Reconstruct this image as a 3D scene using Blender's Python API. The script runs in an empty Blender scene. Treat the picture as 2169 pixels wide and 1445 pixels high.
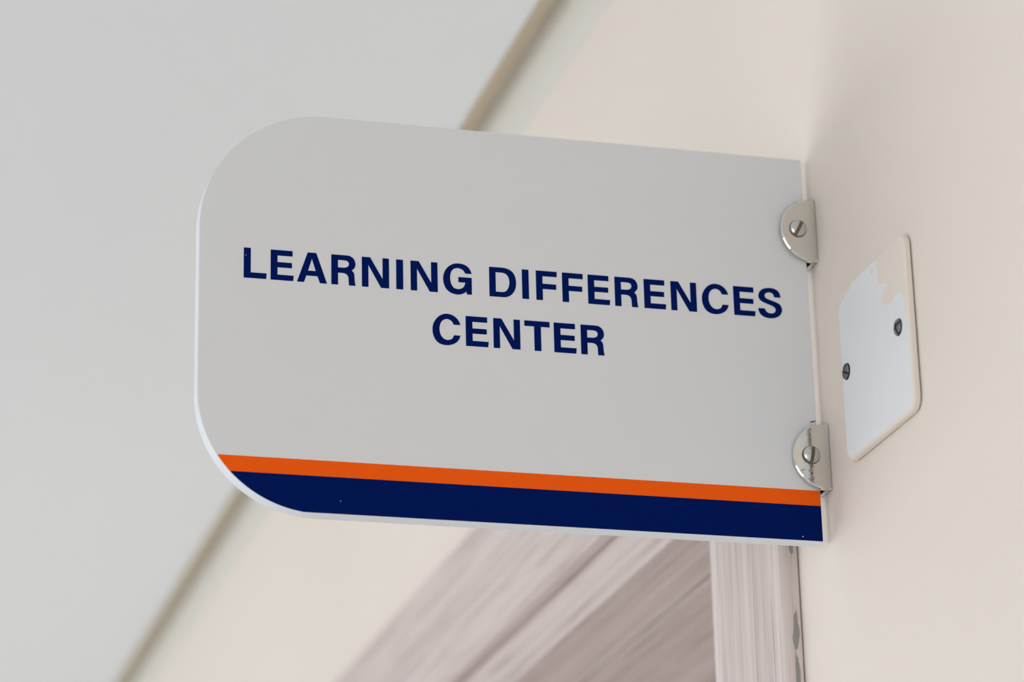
import bpy, bmesh, math, random
from mathutils import Vector, Matrix

# ------------------------------------------------------------------ basics
scene = bpy.context.scene
col = scene.collection
random.seed(4)
ZB = 2.10            # height above the floor of the lower end of the sign's upper bracket
MM = 0.001

# ------------------------------------------------------------------ camera
FPX, PITCH, ROLL, YAW = 6488.4, math.radians(20.12887), math.radians(-1.40607), math.radians(15.78341)
CAM = Vector((-0.48652, -1.20953, -0.51023 + ZB))
fw = Vector((math.sin(YAW)*math.cos(PITCH), math.cos(YAW)*math.cos(PITCH), math.sin(PITCH)))
rt = Vector((math.cos(YAW), -math.sin(YAW), 0.0))
up = rt.cross(fw)
r2 = rt*math.cos(ROLL) + up*math.sin(ROLL)
u2 = -rt*math.sin(ROLL) + up*math.cos(ROLL)
cd = bpy.data.cameras.new('camera')
cam = bpy.data.objects.new('camera', cd); col.objects.link(cam)
cam.matrix_world = Matrix(((r2.x, u2.x, -fw.x, CAM.x), (r2.y, u2.y, -fw.y, CAM.y), (r2.z, u2.z, -fw.z, CAM.z), (0, 0, 0, 1)))
cd.sensor_fit = 'HORIZONTAL'; cd.sensor_width = 36.0
cd.lens = FPX/2169*36.0
cd.clip_start = 0.05; cd.clip_end = 60
cd.dof.use_dof = True; cd.dof.focus_distance = 1.33; cd.dof.aperture_fstop = 8.3
scene.camera = cam

# ------------------------------------------------------------------ daylight, exposure
SKY = 3.55
world = bpy.data.worlds.new('overcast_sky'); scene.world = world; world.use_nodes = True
bg = world.node_tree.nodes['Background']
bg.inputs['Color'].default_value = (0.93, 0.972, 1.0, 1); bg.inputs['Strength'].default_value = SKY
scene.view_settings.view_transform = 'Standard'; scene.view_settings.look = 'None'
scene.view_settings.gamma = 1.0; scene.view_settings.use_curve_mapping = False
scene.view_settings.exposure = 0.0
scene.cycles.use_denoising = True
scene.cycles.max_bounces = 14; scene.cycles.diffuse_bounces = 10; scene.cycles.glossy_bounces = 6
scene.cycles.transparent_max_bounces = 12
scene.cycles.caustics_reflective = False; scene.cycles.caustics_refractive = False

# room extents (corridor along y, right wall at x = 0)
XL, YN, YF = -2.30, -3.2, 7.5
ZC = ZB + 0.300      # underside of the ceiling panel
ZR = ZB + 0.3225     # top of the shadow gap beside the wall
GAP = 0.0232         # width of that gap
# windows: (wall, along0, along1, z0, z1)
WINL = [(0.30, 2.10, 0.35, 2.20), (2.80, 4.30, 0.35, 2.20), (-3.00, -1.00, 0.35, 2.20)]  # last one: unseen, added behind the camera to fill the sign's shadow
WINF = [(-1.8, -0.6, 0.90, 2.10)]
def portal(name, loc, rot, sx, sy):
    l = bpy.data.lights.new(name, 'AREA'); l.shape = 'RECTANGLE'; l.size = sx; l.size_y = sy
    l.cycles.is_portal = True
    o = bpy.data.objects.new(name, l); col.objects.link(o); o.location = loc; o.rotation_euler = rot
for (a, b, z0, z1) in WINL:     # window openings guide the sky light into the corridor
    portal('window_daylight', (XL-0.24, (a+b)/2, (z0+z1)/2), (0, -math.pi/2, 0), z1-z0, b-a)
for (a, b, z0, z1) in WINF:
    portal('window_daylight', ((a+b)/2, YF+0.24, (z0+z1)/2), (-math.pi/2, 0, 0), b-a, z1-z0)

# ------------------------------------------------------------------ materials
def mat(name, base, rough=0.5, metal=0.0, spec=0.5, coat=0.0):
    m = bpy.data.materials.new(name); m.use_nodes = True
    b = m.node_tree.nodes['Principled BSDF']
    b.inputs['Base Color'].default_value = (*base, 1); b.inputs['Roughness'].default_value = rough
    b.inputs['Metallic'].default_value = metal; b.inputs['Specular IOR Level'].default_value = spec
    b.inputs['Coat Weight'].default_value = coat
    return m
def nd(m, t, **kw):
    n = m.node_tree.nodes.new(t)
    for k, v in kw.items(): setattr(n, k, v)
    return n
def lk(m, a, b): m.node_tree.links.new(a, b)
def bsdf(m): return m.node_tree.nodes['Principled BSDF']
def add_bump(m, scale, strength, dist=0.001, vec=None, detail=3.0):
    tc = nd(m, 'ShaderNodeTexCoord'); nz = nd(m, 'ShaderNodeTexNoise'); bp = nd(m, 'ShaderNodeBump')
    nz.inputs['Scale'].default_value = scale; nz.inputs['Detail'].default_value = detail
    mp = nd(m, 'ShaderNodeMapping'); mp.inputs['Scale'].default_value = vec or (1, 1, 1)
    lk(m, tc.outputs['Object'], mp.inputs['Vector']); lk(m, mp.outputs['Vector'], nz.inputs['Vector'])
    bp.inputs['Strength'].default_value = strength; bp.inputs['Distance'].default_value = dist
    lk(m, nz.outputs['Fac'], bp.inputs['Height']); lk(m, bp.outputs['Normal'], bsdf(m).inputs['Normal'])
def mottle(m, c1, c2, scale, lo=0.35, hi=0.65, vec=(1, 1, 1)):
    tc = nd(m, 'ShaderNodeTexCoord'); nz = nd(m, 'ShaderNodeTexNoise'); cr = nd(m, 'ShaderNodeValToRGB')
    mp = nd(m, 'ShaderNodeMapping'); mp.inputs['Scale'].default_value = vec
    nz.inputs['Scale'].default_value = scale; nz.inputs['Detail'].default_value = 4
    lk(m, tc.outputs['Object'], mp.inputs['Vector']); lk(m, mp.outputs['Vector'], nz.inputs['Vector'])
    cr.color_ramp.elements[0].position = lo; cr.color_ramp.elements[0].color = (*c1, 1)
    cr.color_ramp.elements[1].position = hi; cr.color_ramp.elements[1].color = (*c2, 1)
    lk(m, nz.outputs['Fac'], cr.inputs['Fac']); lk(m, cr.outputs['Color'], bsdf(m).inputs['Base Color'])
    return cr

M = {}
CREAM = (0.800, 0.716, 0.642)
M['wall'] = mat('cream_wall_paint', CREAM, 0.55, spec=0.3)
mottle(M['wall'], (0.79, 0.708, 0.634), (0.812, 0.726, 0.651), 2.2)
add_bump(M['wall'], 75, 0.22, 0.0015, (1, 1, 0.45))
M['ceiling'] = mat('white_ceiling_paint', (0.805, 0.825, 0.84), 0.9, spec=0.1)
add_bump(M['ceiling'], 220, 0.05, 0.0006)
M['gap'] = mat('tan_gap_paint', (0.84, 0.74, 0.60), 0.8, spec=0.1)
M['band'] = mat('off_white_band_paint', (0.72, 0.692, 0.635), 0.7, spec=0.2)
M['white_wall'] = mat('white_wall_paint', (0.78, 0.785, 0.79), 0.7, spec=0.2)
add_bump(M['white_wall'], 60, 0.12, 0.0012)
M['floor'] = mat('pale_terrazzo', (0.68, 0.68, 0.68), 0.4)
mottle(M['floor'], (0.62, 0.625, 0.63), (0.72, 0.725, 0.73), 40)
M['sign'] = mat('white_sign_plastic', (0.705, 0.710, 0.722), 0.38, spec=0.35)
add_bump(M['sign'], 900, 0.02, 0.0002)
M['edge'] = mat('white_cut_edge', (0.77, 0.80, 0.845), 0.45)
M['navy'] = mat('navy_vinyl', (0.0, 0.0092, 0.098), 0.5, spec=0.02)
M['orange'] = mat('orange_vinyl', (0.90, 0.108, 0.003), 0.45, spec=0.08)
M['chrome'] = mat('polished_chrome', (0.72, 0.705, 0.67), 0.06, metal=1.0)
add_bump(M['chrome'], 90, 0.03, 0.0004)
M['steel'] = mat('zinc_screw_steel', (0.60, 0.61, 0.60), 0.16, metal=1.0)
M['slot_dirt_gap_shade'] = mat('tarnished_slot_and_gap_shade', (0.22, 0.19, 0.12), 0.45, metal=0.6)  # slot tarnish; the same dark colour paints the shaded gap round the head
M['dark_steel'] = mat('dark_burnished_steel', (0.20, 0.205, 0.20), 0.42, metal=0.8)
M['slot_dark'] = mat('black_screw_recess', (0.02, 0.02, 0.02), 0.6)
M['plate'] = mat('white_plate_plastic', (0.79, 0.80, 0.82), 0.4)
M['paint'] = mat('overlapping_cream_paint', CREAM, 0.55, spec=0.3)
M['frame'] = mat('white_window_frame', (0.75, 0.75, 0.74), 0.4)
M['handle'] = mat('brushed_handle_steel', (0.5, 0.5, 0.5), 0.3, metal=1.0)

def wood(name, axis, light, dark, wear=False):
    m = mat(name, light, 0.5, spec=0.3)
    sc = {'z': (1, 1, 0.016), 'y': (1, 0.012, 1)}[axis]
    tc = nd(m, 'ShaderNodeTexCoord'); mp = nd(m, 'ShaderNodeMapping'); mp.inputs['Scale'].default_value = sc
    n1 = nd(m, 'ShaderNodeTexNoise'); n1.inputs['Scale'].default_value = 190; n1.inputs['Detail'].default_value = 5
    n1.inputs['Distortion'].default_value = 0.25
    n2 = nd(m, 'ShaderNodeTexNoise'); n2.inputs['Scale'].default_value = 38; n2.inputs['Detail'].default_value = 3
    n3 = nd(m, 'ShaderNodeTexNoise'); n3.inputs['Scale'].default_value = 620; n3.inputs['Detail'].default_value = 2
    lk(m, tc.outputs['Object'], mp.inputs['Vector'])
    for n in (n1, n2, n3): lk(m, mp.outputs['Vector'], n.inputs['Vector'])
    c1 = nd(m, 'ShaderNodeValToRGB')
    c1.color_ramp.elements[0].position = 0.30; c1.color_ramp.elements[0].color = (*dark, 1)
    c1.color_ramp.elements[1].position = 0.62; c1.color_ramp.elements[1].color = (*light, 1)
    mixf = nd(m, 'ShaderNodeMath', operation='MULTIPLY_ADD'); mixf.inputs[1].default_value = 0.5
    lk(m, n1.outputs['Fac'], mixf.inputs[0])
    h = nd(m, 'ShaderNodeMath', operation='MULTIPLY'); h.inputs[1].default_value = 0.5
    lk(m, n2.outputs['Fac'], h.inputs[0]); lk(m, h.outputs[0], mixf.inputs[2])
    lk(m, mixf.outputs[0], c1.inputs['Fac'])
    # fine dark pores
    c3 = nd(m, 'ShaderNodeValToRGB')
    c3.color_ramp.elements[0].position = 0.31; c3.color_ramp.elements[0].color = (0.62, 0.59, 0.59, 1)
    c3.color_ramp.elements[1].position = 0.45; c3.color_ramp.elements[1].color = (1, 1, 1, 1)
    lk(m, n3.outputs['Fac'], c3.inputs['Fac'])
    mx = nd(m, 'ShaderNodeMixRGB', blend_type='MULTIPLY'); mx.inputs['Fac'].default_value = 1
    lk(m, c1.outputs['Color'], mx.inputs[1]); lk(m, c3.outputs['Color'], mx.inputs[2])
    out = mx.outputs['Color']
    if wear:   # filler and rubbed-off veneer along the outer edge of the board
        geo = nd(m, 'ShaderNodeNewGeometry'); sx = nd(m, 'ShaderNodeSeparateXYZ'); lk(m, geo.outputs['Position'], sx.inputs[0])
        mr = nd(m, 'ShaderNodeMapRange'); mr.inputs['From Min'].default_value = 0.0006; mr.inputs['From Max'].default_value = 0.0032
        mr.inputs['To Min'].default_value = 0.09; mr.inputs['To Max'].default_value = -0.22
        xo = nd(m, 'ShaderNodeMath', operation='ADD'); xo.inputs[1].default_value = 0.0034; lk(m, sx.outputs['X'], xo.inputs[0])
        xa = nd(m, 'ShaderNodeMath', operation='ABSOLUTE'); lk(m, xo.outputs[0], xa.inputs[0])
        lk(m, xa.outputs[0], mr.inputs['Value'])
        yl = nd(m, 'ShaderNodeMath', operation='LESS_THAN'); yl.inputs[1].default_value = 0.0500; lk(m, sx.outputs['Y'], yl.inputs[0])
        nw = nd(m, 'ShaderNodeTexNoise'); nw.inputs['Scale'].default_value = 95; nw.inputs['Detail'].default_value = 5
        mw = nd(m, 'ShaderNodeMapping'); mw.inputs['Scale'].default_value = (1, 1, 0.6)
        lk(m, geo.outputs['Position'], mw.inputs['Vector']); lk(m, mw.outputs['Vector'], nw.inputs['Vector'])
        ad = nd(m, 'ShaderNodeMath', operation='ADD'); lk(m, nw.outputs['Fac'], ad.inputs[0]); lk(m, mr.outputs['Result'], ad.inputs[1])
        th = nd(m, 'ShaderNodeMapRange'); th.inputs['From Min'].default_value = 0.545; th.inputs['From Max'].default_value = 0.56
        lk(m, ad.outputs[0], th.inputs['Value'])
        mu = nd(m, 'ShaderNodeMath', operation='MULTIPLY'); lk(m, th.outputs['Result'], mu.inputs[0]); lk(m, yl.outputs[0], mu.inputs[1])
        m2 = nd(m, 'ShaderNodeMixRGB'); m2.inputs[2].default_value = (0.30, 0.285, 0.265, 1)
        lk(m, mu.outputs[0], m2.inputs['Fac']); lk(m, out, m2.inputs[1]); out = m2.outputs['Color']
    lk(m, out, bsdf(m).inputs['Base Color'])
    bp = nd(m, 'ShaderNodeBump'); bp.inputs['Strength'].default_value = 0.10; bp.inputs['Distance'].default_value = 0.0006
    lk(m, n1.outputs['Fac'], bp.inputs['Height']); lk(m, bp.outputs['Normal'], bsdf(m).inputs['Normal'])
    return m
WL, WD = (0.72, 0.625, 0.595), (0.52, 0.43, 0.395)
M['wood_z'] = wood('pale_oak_upright', 'z', WL, WD)
M['wood_zw'] = wood('pale_oak_upright_worn', 'z', WL, WD, wear=True)
M['wood_y'] = wood('pale_oak_crosswise', 'y', WL, WD)

def glass_mat():
    m = bpy.data.materials.new('window_glass'); m.use_nodes = True
    nt = m.node_tree; nt.nodes.remove(nt.nodes['Principled BSDF'])
    t = nd(m, 'ShaderNodeBsdfTransparent'); g = nd(m, 'ShaderNodeBsdfGlossy'); g.inputs['Roughness'].default_value = 0.02
    mx = nd(m, 'ShaderNodeMixShader'); mx.inputs['Fac'].default_value = 0.07
    lk(m, t.outputs[0], mx.inputs[1]); lk(m, g.outputs[0], mx.inputs[2]); lk(m, mx.outputs[0], nt.nodes['Material Output'].inputs['Surface'])
    return m
M['glass'] = glass_mat()

# ------------------------------------------------------------------ object helpers
ORG = {}
def link_mesh(name, me, mats, parent=None, origin=None, smooth=False):
    """me holds world coordinates (m); the origin is moved to the piece itself."""
    if origin is None:
        xs = [v.co for v in me.vertices]
        lo = Vector([min(c[i] for c in xs) for i in range(3)]); hi = Vector([max(c[i] for c in xs) for i in range(3)])
        origin = Vector(((lo.x+hi.x)/2, (lo.y+hi.y)/2, lo.z))
    me.transform(Matrix.Translation(-origin))
    for m in (mats if isinstance(mats, (list, tuple)) else [mats]): me.materials.append(M[m])
    if smooth:
        for p in me.polygons: p.use_smooth = True
    o = bpy.data.objects.new(name, me); col.objects.link(o)
    ORG[o] = Vector(origin)
    o.location = origin - (ORG[parent] if parent else Vector((0, 0, 0)))
    o.parent = parent
    return o
def empty(name, loc, parent=None):
    o = bpy.data.objects.new(name, None); col.objects.link(o); o.empty_display_size = 0.05
    ORG[o] = Vector(loc); o.location = ORG[o] - (ORG[parent] if parent else Vector((0, 0, 0))); o.parent = parent
    return o
def tag(o, label=None, cat=None, kind=None, group=None):
    if label: o['label'] = label
    if cat: o['category'] = cat
    if kind: o['kind'] = kind
    if group: o['group'] = group
    return o
def bm_mesh(bm, name='m'):
    bmesh.ops.recalc_face_normals(bm, faces=bm.faces)
    me = bpy.data.meshes.new(name); bm.to_mesh(me); bm.free(); return me
def bm_box(bm, x0, x1, y0, y1, z0, z1):
    r = bmesh.ops.create_cube(bm, size=1)
    bmesh.ops.scale(bm, vec=(x1-x0, y1-y0, z1-z0), verts=r['verts'])
    bmesh.ops.translate(bm, vec=((x0+x1)/2, (y0+y1)/2, (z0+z1)/2), verts=r['verts'])
    return r['verts']
def bevel_all(bm, w, seg=2, edges=None):
    bmesh.ops.bevel(bm, geom=list(edges if edges is not None else bm.edges), offset=w, segments=seg, affect='EDGES', profile=0.5)
def box(name, ext, m, parent=None, bev=0.0, seg=2):
    bm = bmesh.new(); bm_box(bm, *ext)
    if bev: bevel_all(bm, bev, seg)
    return link_mesh(name, bm_mesh(bm), m, parent)
def prism(loops, y0, y1, bev=0.0):
    """filled 2-D shape (x,z loops; later loops are holes) given thickness along y"""
    cu = bpy.data.curves.new('c', 'CURVE'); cu.dimensions = '2D'; cu.fill_mode = 'BOTH'
    for l in loops:
        s = cu.splines.new('POLY'); s.points.add(len(l)-1); s.use_cyclic_u = True
        for p, (x, z) in zip(s.points, l): p.co = (x*1000, z*1000, 0, 1)   # fill in mm for precision
    cu.extrude = (y1-y0)/2*1000
    o = bpy.data.objects.new('c', cu); col.objects.link(o)
    dg = bpy.context.evaluated_depsgraph_get(); dg.update()
    me = bpy.data.meshes.new_from_object(o.evaluated_get(dg))
    bpy.data.objects.remove(o); bpy.data.curves.remove(cu)
    # curve (X,Y,Z) -> world (x, y, z) = (X, mid - Z, Y)
    me.transform(Matrix(((.001, 0, 0, 0), (0, 0, -.001, (y0+y1)/2), (0, .001, 0, 0), (0, 0, 0, 1))))
    bm = bmesh.new(); bm.from_mesh(me); bpy.data.meshes.remove(me)
    bmesh.ops.remove_doubles(bm, verts=bm.verts, dist=1e-7)
    return bm

# ------------------------------------------------------------------ setting
def wall_with_holes(name, axis, pos0, pos1, a0, a1, z0, z1, holes, m):
    """slab between pos0 and pos1; holes = list of (a0,a1,z0,z1)"""
    As = sorted({a0, a1, *[h[0] for h in holes], *[h[1] for h in holes]})
    Zs = sorted({z0, z1, *[h[2] for h in holes], *[h[3] for h in holes]})
    solid = {}
    for i in range(len(As)-1):
        for j in range(len(Zs)-1):
            ca, cz = (As[i]+As[i+1])/2, (Zs[j]+Zs[j+1])/2
            solid[i, j] = not any(h[0] < ca < h[1] and h[2] < cz < h[3] for h in holes)
    bm = bmesh.new(); cache = {}
    def V(p, a, z):
        k = (p, a, z)
        if k not in cache: cache[k] = bm.verts.new((p, a, z) if axis == 'x' else (a, p, z))
        return cache[k]
    for (i, j), s in solid.items():
        if not s: continue
        A, B, Z, T = As[i], As[i+1], Zs[j], Zs[j+1]
        for p in (pos0, pos1): bm.faces.new([V(p, A, Z), V(p, B, Z), V(p, B, T), V(p, A, T)])
        for (di, dj, q) in ((-1, 0, (A, Z, A, T)), (1, 0, (B, Z, B, T)), (0, -1, (A, Z, B, Z)), (0, 1, (A, T, B, T))):
            if not solid.get((i+di, j+dj), False):
                bm.faces.new([V(pos0, q[0], q[1]), V(pos1, q[0], q[1]), V(pos1, q[2], q[3]), V(pos0, q[2], q[3])])
    return tag(link_mesh(name, bm_mesh(bm), m, origin=Vector((0, 0, 0))), kind='structure')

DW = 0.16                                    # right wall thickness
AO, AI = 0.0432, 0.1410                      # near door architrave: outer and inner edge
HT, HB = ZB + 0.0455, ZB - 0.0385            # head architrave: top and bottom
LI, LS = 0.164, ZB - 0.0675                  # lining: inner face, soffit
FI = LI + 0.90                               # far lining face
DOORH = (LI-0.032, FI+0.032, 0.0, LS+0.032)
box_floor = tag(box('floor', (XL-0.2, DW+0.2, YN-0.2, YF+0.2, -0.12, 0.0), 'floor'), kind='structure')
wall_with_holes('wall_right', 'x', 0.0, DW, YN, YF, 0.0, ZR+0.10, [DOORH], 'wall')
wall_with_holes('wall_left', 'x', XL-0.2, XL, YN, YF, 0.0, ZR+0.10, [(a, b, z0, z1) for a, b, z0, z1 in WINL], 'white_wall')
wall_with_holes('wall_far', 'y', YF, YF+0.2, XL-0.2, DW, 0.0, ZR+0.10, WINF, 'white_wall')
wall_with_holes('wall_near', 'y', YN-0.2, YN, XL-0.2, DW, 0.0, ZR+0.10, [], 'white_wall')
# ceiling panel that stops short of the right wall, and the recess lid above the gap
bm = bmesh.new(); bm_box(bm, XL, -GAP, YN, YF, ZC, ZR+0.10)
bevel_all(bm, 0.0015, 2, [e for e in bm.edges if all(abs(v.co.x+GAP) < 1e-6 and abs(v.co.z-ZC) < 1e-6 for v in e.verts)])
tag(link_mesh('ceiling', bm_mesh(bm), 'ceiling'), kind='structure')
tag(box('trim_1', (-GAP, 0.0, YN, YF, ZR, ZR+0.08), 'gap'), kind='structure')
tag(box('trim_2', (-0.0004, 0.0, YN, YF, ZB+0.270, ZR), 'band'), kind='structure')
tag(box('baseboard_left', (XL, XL+0.012, YN, YF, 0, 0.10), 'frame', bev=0.002), kind='structure')
tag(box('baseboard_right', (-0.012, 0, FI+0.15, YF, 0, 0.10), 'frame', bev=0.002), kind='structure')

def make_window(n, axis, a, b, z0, z1, pos):
    """frame members and panes of one window, a few cm inside its opening"""
    P = (lambda p0, p1, q0, q1, s0, s1: (p0, p1, q0, q1, s0, s1)) if axis == 'x' else (lambda p0, p1, q0, q1, s0, s1: (q0, q1, p0, p1, s0, s1))
    e = tag(empty('window_%d' % n, (pos, (a+b)/2, z0) if axis == 'x' else ((a+b)/2, pos, z0)), kind='structure')
    w, d = 0.055, 0.03
    for ext in (P(pos-d, pos+d, a, b, z0, z0+w), P(pos-d, pos+d, a, b, z1-w, z1), P(pos-d, pos+d, a, a+w, z0+w, z1-w),
                P(pos-d, pos+d, b-w, b, z0+w, z1-w)):
        box('window_frame', ext, 'frame', e, 0.003)
    mid = (a+b)/2
    box('mullion', P(pos-d, pos+d, mid-w/2, mid+w/2, z0+w, z1-w), 'frame', e, 0.003)
    for q0, q1 in ((a+w, mid-w/2), (mid+w/2, b-w)):
        box('pane', P(pos-0.003, pos+0.003, q0, q1, z0+w, z1-w), 'glass', e)
k = 1
for (a, b, z0, z1) in WINL: make_window(k, 'x', a, b, z0, z1, XL-0.1); k += 1
for (a, b, z0, z1) in WINF: make_window(k, 'y', a, b, z0, z1, YF+0.1); k += 1

# ------------------------------------------------------------------ door in the right wall
door = tag(empty('door_1', (0, (LI+FI)/2, 0)), kind='structure')
def arch_board(name, ext, m, r, edges_fn):
    bm = bmesh.new(); bm_box(bm, *ext)
    bevel_all(bm, r, 5, [e for e in bm.edges if edges_fn(e)])
    return link_mesh(name, bm_mesh(bm), m, door, smooth=False)
T = 0.009
def long_front(axis, ext):                   # the rounded long edges of the front face
    def f(e):
        d = (e.verts[0].co-e.verts[1].co)
        return abs(d[axis]) > 0.3 and all(abs(v.co.x-ext[0]) < 1e-6 for v in e.verts)
    return f
e1 = (-T, -0.0007, AO, AI, 0.0, HT)
arch_board('architrave', e1, 'wood_zw', 0.0045, long_front(2, e1))
e2 = (-T, -0.0007, FI+0.0235, FI+0.0235+(AI-AO), 0.0, HT)
arch_board('architrave', e2, 'wood_z', 0.0045, long_front(2, e2))
e3 = (-T, -0.0007, AI+0.0002, FI+0.0233, HB, HT)
arch_board('architrave', e3, 'wood_y', 0.0022, long_front(1, e3))
# lining: head in two boards with a narrow groove, two side jambs, stop, leaf
box('lining', (0.0004, 0.0425, LI, FI, LS, LS+0.030), 'wood_y', door, 0.0012)
box('lining', (0.0440, DW, LI, FI, LS+0.0004, LS+0.030), 'wood_y', door, 0.0012)
box('lining', (0.0004, DW, LI-0.030, LI, 0, LS+0.030), 'wood_z', door, 0.0012)
box('lining', (0.0004, DW, FI, FI+0.030, 0, LS+0.030), 'wood_z', door, 0.0012)
leaf = box('door_leaf', (0.122, 0.158, LI+0.003, FI-0.003, 0.006, LS-0.003), 'wood_z', door, 0.0015)
bm = bmesh.new(); bm_box(bm, 0.060, 0.072, LI+0.06, LI+0.19, 1.02, 1.04); bm_box(bm, 0.070, 0.122, LI+0.06, LI+0.08, 1.02, 1.04)
bevel_all(bm, 0.004, 2); link_mesh('handle', bm_mesh(bm), 'handle', leaf)

# ------------------------------------------------------------------ the projecting sign
def zz(v): return ZB + v*MM
SX0, SX1, SZ0, SZ1, RT_, RB_ = -283.2, -4.6, -133.4, 49.7, 56.0, 52.0
def arc(cx, cz, r, a0, a1, n):
    return [(cx+r*math.cos(math.radians(a0+(a1-a0)*i/n)), cz+r*math.sin(math.radians(a0+(a1-a0)*i/n))) for i in range(n+1)]
outline = [(SX1, SZ0), (SX1, SZ1)] + arc(SX0+RT_, SZ1-RT_, RT_, 90, 180, 28) + arc(SX0+RB_, SZ0+RB_, RB_, 180, 270, 28)
def left_x(z):                               # left boundary of the face at height z
    if z < SZ0+RB_: return SX0+RB_-math.sqrt(max(RB_*RB_-(SZ0+RB_-z)**2, 0))
    if z > SZ1-RT_: return SX0+RT_-math.sqrt(max(RT_*RT_-(z-SZ1+RT_)**2, 0))
    return SX0
W2 = lambda pts: [(x*MM, zz(z)) for x, z in pts]
sign = tag(empty('projecting_sign', (0, 0.0035, zz(SZ0))),
           'white projecting wall sign with rounded outer corners reading LEARNING DIFFERENCES CENTER', 'sign')
STH = 8.3
bm = bmesh.new()
vf = [bm.verts.new((x*MM, 0.0, zz(z))) for x, z in outline]
f0 = bm.faces.new(vf)
r = bmesh.ops.extrude_face_region(bm, geom=[f0])
bmesh.ops.translate(bm, vec=(0, STH*MM, 0), verts=[g for g in r['geom'] if isinstance(g, bmesh.types.BMVert)])
bmesh.ops.recalc_face_normals(bm, faces=bm.faces)
rim = [e for e in bm.edges if len(e.link_faces) == 2 and len({len(f.verts) > 4 for f in e.link_faces}) == 2]
bmesh.ops.bevel(bm, geom=rim, offset=0.0006, segments=2, affect='EDGES', profile=0.5)
for f in bm.faces: f.material_index = 0 if abs(f.normal.y) > 0.9 else 1
panel = link_mesh('panel', bm_mesh(bm), ['sign', 'edge'], sign)
FY = -0.00012
def stripe(name, z0, z1, m, label):
    n = 22; L = [(left_x(z0+(z1-z0)*i/n)+0.5, z0+(z1-z0)*i/n) for i in range(n+1)]
    pts = [(SX1-0.4, z1), *reversed(L), (SX1-0.4, z0)]
    o = link_mesh(name, bm_mesh(prism([W2(pts)], FY, 0.0)), m, sign); o['label'] = label
stripe('stripe', -116.8, -109.8, 'orange', 'narrow orange stripe')
stripe('stripe', SZ0+0.45, -116.8, 'navy', 'broad navy blue stripe')

CURVED = {
'D': [[(0.003,1.0,1), (0.369,1.0,1), (0.486,0.999,0), (0.629,0.968,0), (0.771,0.884,0), (0.861,0.731,0), (0.893,0.520,0), (0.865,0.319,0), (0.772,0.147,0), (0.639,0.040,0), (0.502,0.002,0), (0.411,0.0,1), (0.003,0.0,1)], [(0.215,0.832,1), (0.378,0.832,1), (0.469,0.828,0), (0.567,0.788,0), (0.646,0.680,0), (0.673,0.513,0), (0.641,0.345,0), (0.560,0.219,0), (0.462,0.173,0), (0.376,0.169,1), (0.215,0.169,1)]],
'G': [[(0.946,0.704,1), (0.892,0.842,0), (0.790,0.955,0), (0.648,1.014,0), (0.472,1.026,0), (0.298,0.979,0), (0.140,0.858,0), (0.034,0.675,0), (0.000,0.484,0), (0.023,0.297,0), (0.103,0.129,0), (0.243,0.020,0), (0.410,-0.026,0), (0.531,-0.022,0), (0.656,0.018,0), (0.758,0.095,1), (0.780,0.0,1), (0.940,0.0,1), (0.943,0.567,1), (0.503,0.567,1), (0.503,0.395,1), (0.733,0.395,1), (0.710,0.312,0), (0.660,0.228,0), (0.576,0.173,0), (0.477,0.154,0), (0.349,0.189,0), (0.261,0.317,0), (0.228,0.502,0), (0.249,0.679,0), (0.321,0.806,0), (0.425,0.863,0), (0.521,0.868,0), (0.632,0.831,0), (0.696,0.769,0), (0.728,0.704,1)]],
'C': [[(0.915,0.677,1), (0.865,0.805,0), (0.769,0.920,0), (0.632,1.000,0), (0.452,1.024,0), (0.285,0.971,0), (0.138,0.850,0), (0.036,0.675,0), (0.000,0.490,0), (0.023,0.290,0), (0.105,0.118,0), (0.236,0.013,0), (0.410,-0.026,0), (0.569,-0.012,0), (0.719,0.050,0), (0.841,0.154,0), (0.916,0.320,1), (0.700,0.320,1), (0.650,0.215,0), (0.567,0.162,0), (0.464,0.148,0), (0.349,0.195,0), (0.261,0.315,0), (0.226,0.495,0), (0.254,0.668,0), (0.333,0.792,0), (0.449,0.850,0), (0.552,0.838,0), (0.641,0.780,0), (0.696,0.677,1)]],
'S': [[(0.799,0.714,1), (0.773,0.860,0), (0.692,0.962,0), (0.547,1.021,0), (0.385,1.026,0), (0.201,0.982,0), (0.078,0.880,0), (0.027,0.740,0), (0.048,0.630,0), (0.134,0.546,0), (0.290,0.481,0), (0.487,0.412,0), (0.577,0.352,0), (0.605,0.263,0), (0.561,0.182,0), (0.465,0.145,0), (0.356,0.153,0), (0.275,0.201,0), (0.230,0.300,1), (0.000,0.300,1), (0.024,0.174,0), (0.101,0.063,0), (0.247,-0.008,0), (0.430,-0.026,0), (0.615,0.015,0), (0.754,0.112,0), (0.825,0.253,0), (0.813,0.387,0), (0.742,0.489,0), (0.595,0.555,0), (0.398,0.617,0), (0.284,0.666,0), (0.245,0.740,0), (0.269,0.816,0), (0.345,0.863,0), (0.436,0.873,0), (0.511,0.849,0), (0.558,0.790,0), (0.574,0.714,1)]],
'R': [[(0.000,1.0,1), (0.463,1.0,1), (0.609,0.985,0), (0.726,0.900,0), (0.782,0.762,0), (0.766,0.622,0), (0.661,0.498,1), (0.718,0.443,0), (0.747,0.348,0), (0.757,0.166,0), (0.782,0.0,1), (0.571,0.0,1), (0.563,0.144,0), (0.555,0.267,0), (0.503,0.359,0), (0.407,0.400,0), (0.326,0.403,1), (0.215,0.403,1), (0.215,0.0,1), (0.000,0.0,1)], [(0.215,0.832,1), (0.391,0.832,1), (0.479,0.825,0), (0.552,0.785,0), (0.573,0.708,0), (0.536,0.625,0), (0.436,0.582,0), (0.332,0.577,1), (0.215,0.577,1)]],
}
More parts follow.
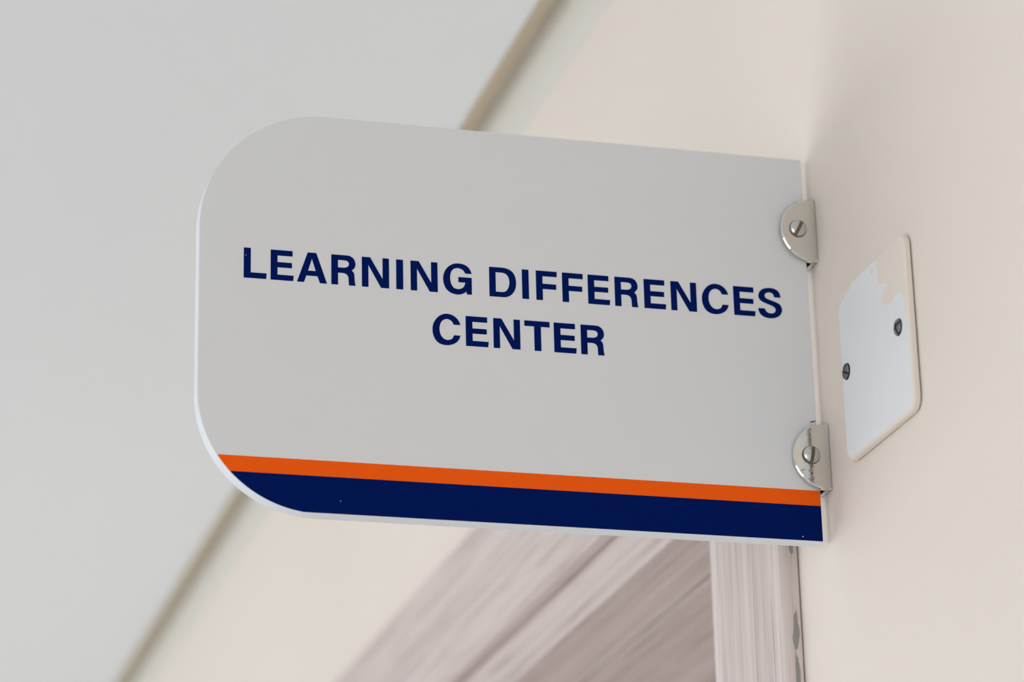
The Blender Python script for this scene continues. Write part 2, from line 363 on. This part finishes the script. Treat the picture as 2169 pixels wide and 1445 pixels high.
STRAIGHT = {
'L': [[(0, 0), (0, 1), (.22, 1), (.22, .185), (.728, .185), (.715, 0)]],
'E': [[(0, 0), (0, 1), (.705, 1), (.705, .82), (.218, .82), (.218, .597), (.685, .597), (.685, .425), (.218, .425), (.218, .178), (.742, .178), (.722, 0)]],
'F': [[(0, 0), (0, 1), (.70, 1), (.70, .82), (.218, .82), (.218, .562), (.672, .562), (.672, .385), (.218, .385), (.218, 0)]],
'A': [[(0, 0), (.343, 1), (.617, 1), (.96, 0), (.735, 0), (.655, .225), (.297, .225), (.222, 0)], [(.353, .39), (.478, .80), (.600, .39)]],
'N': [[(0, 0), (0, 1), (.268, 1), (.672, .29), (.672, 1), (.88, 1), (.88, 0), (.618, 0), (.207, .745), (.207, 0)]],
'I': [[(0, 0), (0, 1), (.222, 1), (.222, 0)]],
'T': [[(.322, 0), (.322, .818), (0, .818), (0, 1), (.838, 1), (.838, .818), (.545, .818), (.545, 0)]],
}
def smooth_loop(pts):
    out = []; n = len(pts)
    for i in range(n):
        p1, p2 = pts[i], pts[(i+1) % n]
        out.append((p1[0], p1[1]))
        if p1[2] and p2[2]: continue
        p0 = pts[i-1] if not p1[2] else p1; p3 = pts[(i+2) % n] if not p2[2] else p2
        for s in (0.25, 0.5, 0.75):
            q = []
            for a in range(2):
                q.append(0.5*(2*p1[a]+(p2[a]-p0[a])*s+(2*p0[a]-5*p1[a]+4*p2[a]-p3[a])*s*s+(3*p1[a]-p0[a]-3*p2[a]+p3[a])*s**3))
            out.append(tuple(q))
    return out
GLYPH = {k: [smooth_loop(l) for l in v] for k, v in CURVED.items()}; GLYPH.update(STRAIGHT)
LINE1 = [('L',-263.64,-253.63),('E',-251.89,-241.78),('A',-240.33,-227.13),('R',-225.19,-214.48),('N',-211.6,-199.56),('I',-196.31,-193.24),('N',-189.86,-177.76),('G',-175.23,-162.3),('D',-154.39,-142.15),('I',-139.4,-136.35),('F',-132.99,-123.39),('F',-120.96,-111.4),('E',-109.13,-98.95),('R',-96.68,-85.95),('E',-83.06,-72.86),('N',-70.51,-58.42),('C',-55.88,-43.3),('E',-40.87,-30.70),('S',-29.32,-17.96)]
LINE2 = [('C',-180.38,-167.84),('E',-165.43,-155.22),('N',-152.95,-140.87),('T',-138.84,-127.36),('E',-125.44,-115.2),('R',-113.13,-102.43)]
CAP = 13.85
for base, line in ((-29.3, LINE1), (-53.3, LINE2)):
    for ch, x0, x1 in line:
        g = GLYPH[ch]; gw = max(p[0] for p in g[0])
        loops = [[((x0+p[0]/gw*(x1-x0))*MM, zz(base+p[1]*CAP)) for p in l] for l in g]
        link_mesh('letter', bm_mesh(prism(loops, FY, 0.0)), 'navy', sign)

# stray marks on the sign face: pencil dash by the lower bracket, tiny pale specks
def fleck(name, pts, m):
    link_mesh(name, bm_mesh(prism([W2(pts)], FY*1.6, 0.0)), m, sign)
fleck('pencil_mark', [(-7.94, -78.11), (-7.34, -77.5), (-4.99, -76.98), (-5.54, -77.55)], 'slot_dark')
for x, z, r_ in ((-221.5, -127.3, .2), (-14.3, -131.3, .28), (-262.8, -18.9, .22)):
    fleck('speck', arc(x, z, r_, 0, 300, 5), 'edge')

# screw heads ------------------------------------------------------
def screw_head(name, centre, normal, dia, height, slot_deg, slot_w, slot_d, m, parent, cross=False, dome=0.45):
    """domed head, its slot cut as real gaps: pieces of the dome standing on a base disc"""
    R = dia/2; N = 40
    def dome_bm(h0):
        bm = bmesh.new(); rings = []
        prof = [(R, 0), (R, (height)*(1-dome)), (R*0.94, height*(1-dome*0.62)), (R*0.8, height*(1-dome*0.36)), (R*0.55, height*(1-dome*0.13)), (R*0.25, height*(1-dome*0.03))]
        prof = [(r_, max(h_, h0)) if i else (r_, h0) for i, (r_, h_) in enumerate(prof)]
        for r_, h_ in prof: rings.append([bm.verts.new((r_*math.cos(2*math.pi*i/N), r_*math.sin(2*math.pi*i/N), h_)) for i in range(N)])
        for a, b in zip(rings, rings[1:]):
            for i in range(N): bm.faces.new([a[i], a[(i+1) % N], b[(i+1) % N], b[i]])
        bm.faces.new(rings[-1]); bm.faces.new(list(reversed(rings[0])))
        return bm
    whole = bmesh.new()
    def add(bm):
        me = bpy.data.meshes.new('t'); bm.to_mesh(me); bm.free(); whole.from_mesh(me); bpy.data.meshes.remove(me)
    th = math.radians(slot_deg)
    d = Vector((math.cos(th), math.sin(th), 0)); nrm = Vector((-d.y, d.x, 0))
    h0 = height-slot_d
    cuts = [[(nrm, 1)], [(nrm, -1)]] if not cross else [[(nrm, a), (d, b)] for a in (1, -1) for b in (1, -1)]
    for cset in cuts:
        bm = dome_bm(h0)
        for v, s in cset:
            g = bm.verts[:]+bm.edges[:]+bm.faces[:]
            res = bmesh.ops.bisect_plane(bm, geom=g, plane_co=v*s*slot_w/2, plane_no=v*s, clear_inner=True)
            ed = [e for e in res['geom_cut'] if isinstance(e, bmesh.types.BMEdge)]
            bmesh.ops.holes_fill(bm, edges=ed, sides=0)
        add(bm)
    bm = bmesh.new(); bmesh.ops.create_cone(bm, cap_ends=True, segments=N, radius1=R*0.985, radius2=R*0.985, depth=h0)
    bmesh.ops.translate(bm, vec=(0, 0, h0/2), verts=bm.verts)
    r_ = bmesh.ops.create_cone(bm, cap_ends=True, segments=N, radius1=R*1.07, radius2=R*1.05, depth=h0*0.3)   # dark ring: shade of the hole gap round the head, put in as colour
    bmesh.ops.translate(bm, vec=(0, 0, h0*0.15), verts=r_['verts'])
    for f in bm.faces: f.material_index = 1
    add(bm)
    rot = Vector((0, 0, 1)).rotation_difference(Vector(normal)).to_matrix().to_4x4()
    bmesh.ops.transform(whole, matrix=Matrix.Translation(centre) @ rot, verts=whole.verts)
    return link_mesh(name, bm_mesh(whole), m, parent, origin=Vector(centre))

# half-round clamp brackets -----------------------------------------
def bracket(zc, bend, slot):
    """channel of polished metal: half-round cheeks before and behind the sign, joined by a web on the wall"""
    Rr, cx, x1 = 15.2, -1.9, -0.25
    n = 40
    def cheek_pts(rr=Rr):
        a = [(cx-rr*math.sin(math.pi*i/n), rr*math.cos(math.pi*i/n)) for i in range(n+1)]
        return [(x1, rr)] + a + [(x1, -rr)]
    bm = bmesh.new()
    def cheek(y0, y1, curve):
        # rings of the half disc, so the front can be slightly crowned
        K = 9; grid = []
        yfront = lambda x, z: y0 + curve*max(0.0, (-x-7.5))**2 + (0.0)
        rings = []
        for k in range(K, 0, -1):
            s = k/K
            rings.append([bm.verts.new((x1+(p[0]-x1)*s, yfront(x1+(p[0]-x1)*s, p[1]*s)+(0.45*min(1.0, (x1-p[0])/1.5) if k == K else 0.0), zc+p[1]*s)) for p in cheek_pts()])
        # pull the second ring close to the rim for a tight rounded edge
        for a, v in zip(rings[0], rings[1]):
            q = Vector((x1, 0, zc)); dv = Vector((a.co.x, 0, a.co.z))-q
            if dv.length > 1e-6:
                w = q+dv*(1-0.55/dv.length); v.co.x, v.co.z = min(w.x, x1), w.z; v.co.y = yfront(v.co.x, 0)
        back = [bm.verts.new((v.co.x, y1, v.co.z)) for v in rings[0]]
        allr = [back]+rings
        for a, b in zip(allr, allr[1:]):
            for i in range(len(a)): bm.faces.new([a[i], a[(i+1) % len(a)], b[(i+1) % len(a)], b[i]])
        bm.faces.new(rings[-1]); bm.faces.new(list(reversed(back)))
    cheek(-2.6, -0.15, bend)
    n0 = len(bm.verts)
    # rear cheek: plain half disc
    pts = cheek_pts()
    A = [bm.verts.new((p[0], STH+0.15, zc+p[1])) for p in pts]; B = [bm.verts.new((p[0], STH+2.4, zc+p[1])) for p in pts]
    bm.faces.new(A); bm.faces.new(list(reversed(B)))
    for i in range(len(A)): bm.faces.new([A[i], B[i], B[(i+1) % len(A)], A[(i+1) % len(A)]])
    # web on the wall
    bm_box(bm, -2.4, x1, -0.4, STH+0.4, zc-Rr, zc+Rr)
    for v in bm.verts: v.co = Vector((v.co.x*MM, v.co.y*MM, zz(v.co.z)))
    o = link_mesh('bracket', bm_mesh(bm), 'chrome', sign)
    for p in o.data.polygons: p.use_smooth = False
    screw_head('screw', (-9.0*MM, -2.6*MM, zz(zc+0.3)), (0, -1, 0), 8.0*MM, 2.3*MM, slot[0], 1.6*MM, 1.5*MM, ['steel', 'slot_dirt_gap_shade'], o, dome=0.75)
    return o
bracket(13.8, 0.0, (62,))['label'] = 'polished half-round bracket with a tilted screw slot'
bracket(-94.4, 0.012, (80,))['label'] = 'polished half-round bracket with a near upright screw slot'

# ------------------------------------------------------------------ cover plate on the wall
PX0, PX1 = -3.7, -0.85
PY0, PY1, PZ0, PZ1, PR = -107.3, -30.2, -106.8, -28.2, 6.0
plate = tag(empty('cover_plate', (0, (PY0+PY1)/2*MM, zz(PZ0))),
            'square white blank cover plate with two dark screws and smeared cream paint', 'cover plate')
def rrect(y0, y1, z0, z1, r, n=8):
    return arc(y1-r, z1-r, r, 0, 90, n)+arc(y0+r, z1-r, r, 90, 180, n)+arc(y0+r, z0+r, r, 180, 270, n)+arc(y1-r, z0+r, r, 270, 360, n)
bm = bmesh.new()
lay = [(PX1, 0.0), (PX0+1.1, 0.0), (PX0+0.45, 0.25), (PX0+0.12, 0.7), (PX0, 1.35)]
rings = [[bm.verts.new((x*MM, y*MM, zz(z))) for y, z in rrect(PY0+i, PY1-i, PZ0+i, PZ1-i, PR-i)] for x, i in lay]
for k_, (a, b) in enumerate(zip(rings, rings[1:])):
    for i in range(len(a)):
        f = bm.faces.new([a[i], a[(i+1) % len(a)], b[(i+1) % len(a)], b[i]]); f.material_index = 1; f.smooth = k_ > 0
bm.faces.new(rings[-1]); bm.faces.new(list(reversed(rings[0])))
body = link_mesh('plate_body', bm_mesh(bm), ['plate', 'paint'], plate)
box('mounting_box', (PX1*MM, 0.0, (PY0+7)*MM, (PY1-7)*MM, zz(PZ0+7), zz(PZ1-7)), 'dark_steel', plate)
def smear(pts):
    bm = bmesh.new()
    A = [bm.verts.new((PX0*MM, y*MM, zz(z))) for y, z in pts]; B = [bm.verts.new(((PX0-0.05)*MM, y*MM, zz(z))) for y, z in pts]
    bm.faces.new(A); bm.faces.new(list(reversed(B)))
    for i in range(len(A)): bm.faces.new([A[i], B[i], B[(i+1) % len(A)], A[(i+1) % len(A)]])
    link_mesh('paint_smear', bm_mesh(bm), 'paint', plate)['label'] = 'cream wall paint brushed over the plate'
YB, ZT = PY0+1.4, PZ1-1.4
smear([(-75.8, ZT), (-77.4, -32.8), (-77.7, -39.5), (-79.5, -42.2), (-84.5, -43.2), (-87.1, -44.5), (-84.3, -45.2), (-81.6, -46.4), (-79.8, -48.9), (-81.3, -51.6), (-84.3, -53.1), (-88.5, -54.1), (-92.0, -54.3),
       (-95.7, -53.1), (-99, -52.8), (-101.7, -53.9), (-103.8, -57.7), (-104.9, -62), (YB, -66), (YB, ZT-4.6), (YB+1.4, ZT-1.4), (YB+4.6, ZT)])
smear([(-34.4, ZT), (-31.8, ZT-2.2), (-31.6, ZT-5.5), (-34.5, -34.2), (-38.2, -32.6), (-41.2, -31.5), (-44.6, -31.6), (-46.8, -30.9), (-48.7, ZT)])
smear([(-69.5, -31.6), (-71.4, -31.2), (-73.0, -32.0), (-73.2, -33.6), (-71.6, -34.4), (-69.9, -33.8)])
# moulded emblem: fine raised lines
EMB = [[(-77.8,-84.6),(-78.0,-88.9),(-77.6,-94.3),(-77.0,-97.2),(-75.9,-98.1),(-73.3,-98.2),(-66.6,-98.0),(-59.8,-97.8)],
       [(-75.2,-87.3),(-71.4,-86.8),(-67.5,-86.8),(-64.8,-87.3),(-63.7,-88.7),(-63.3,-90.5)],
       [(-69.5,-86.9),(-69.3,-89.6),(-69.3,-92.6)],
       [(-75.0,-88.2),(-74.8,-89.7),(-73.9,-91.9),(-72.7,-93.5),(-71.1,-94.0),(-68.7,-93.8),(-67.1,-93.6),(-67.0,-94.2),(-67.3,-95.4)],
       [(-63.2,-92.2),(-62.9,-94.7)]]
bm = bmesh.new()
for l in EMB:
    hw = 0.16; prev = None
    for i, (y, z) in enumerate(l):
        a = Vector(l[max(i-1, 0)]); b = Vector(l[min(i+1, len(l)-1)]); d = (b-a).normalized(); nn = Vector((-d.y, d.x))*hw
        ring = [bm.verts.new((X*MM, (y+nn.x*s)*MM, zz(z+nn.y*s))) for X, s in ((PX0, 1), (PX0-0.14, 0.55), (PX0-0.14, -0.55), (PX0, -1))]
        if prev:
            for j in range(3): bm.faces.new([prev[j], prev[j+1], ring[j+1], ring[j]])
        else: bm.faces.new(ring)
        prev = ring
    bm.faces.new(list(reversed(prev)))
link_mesh('emblem', bm_mesh(bm), 'plate', plate)['label'] = 'faint moulded emblem in a rounded square'
for (y, z, a) in ((-96.4, -67.6, 22), (-36.9, -66.5, 58)):
    screw_head('screw', (PX0*MM, y*MM, zz(z)), (-1, 0, 0), 7.0*MM, 1.5*MM, a, 1.0*MM, 0.9*MM, ['dark_steel', 'slot_dark'], plate, cross=True, dome=0.6)
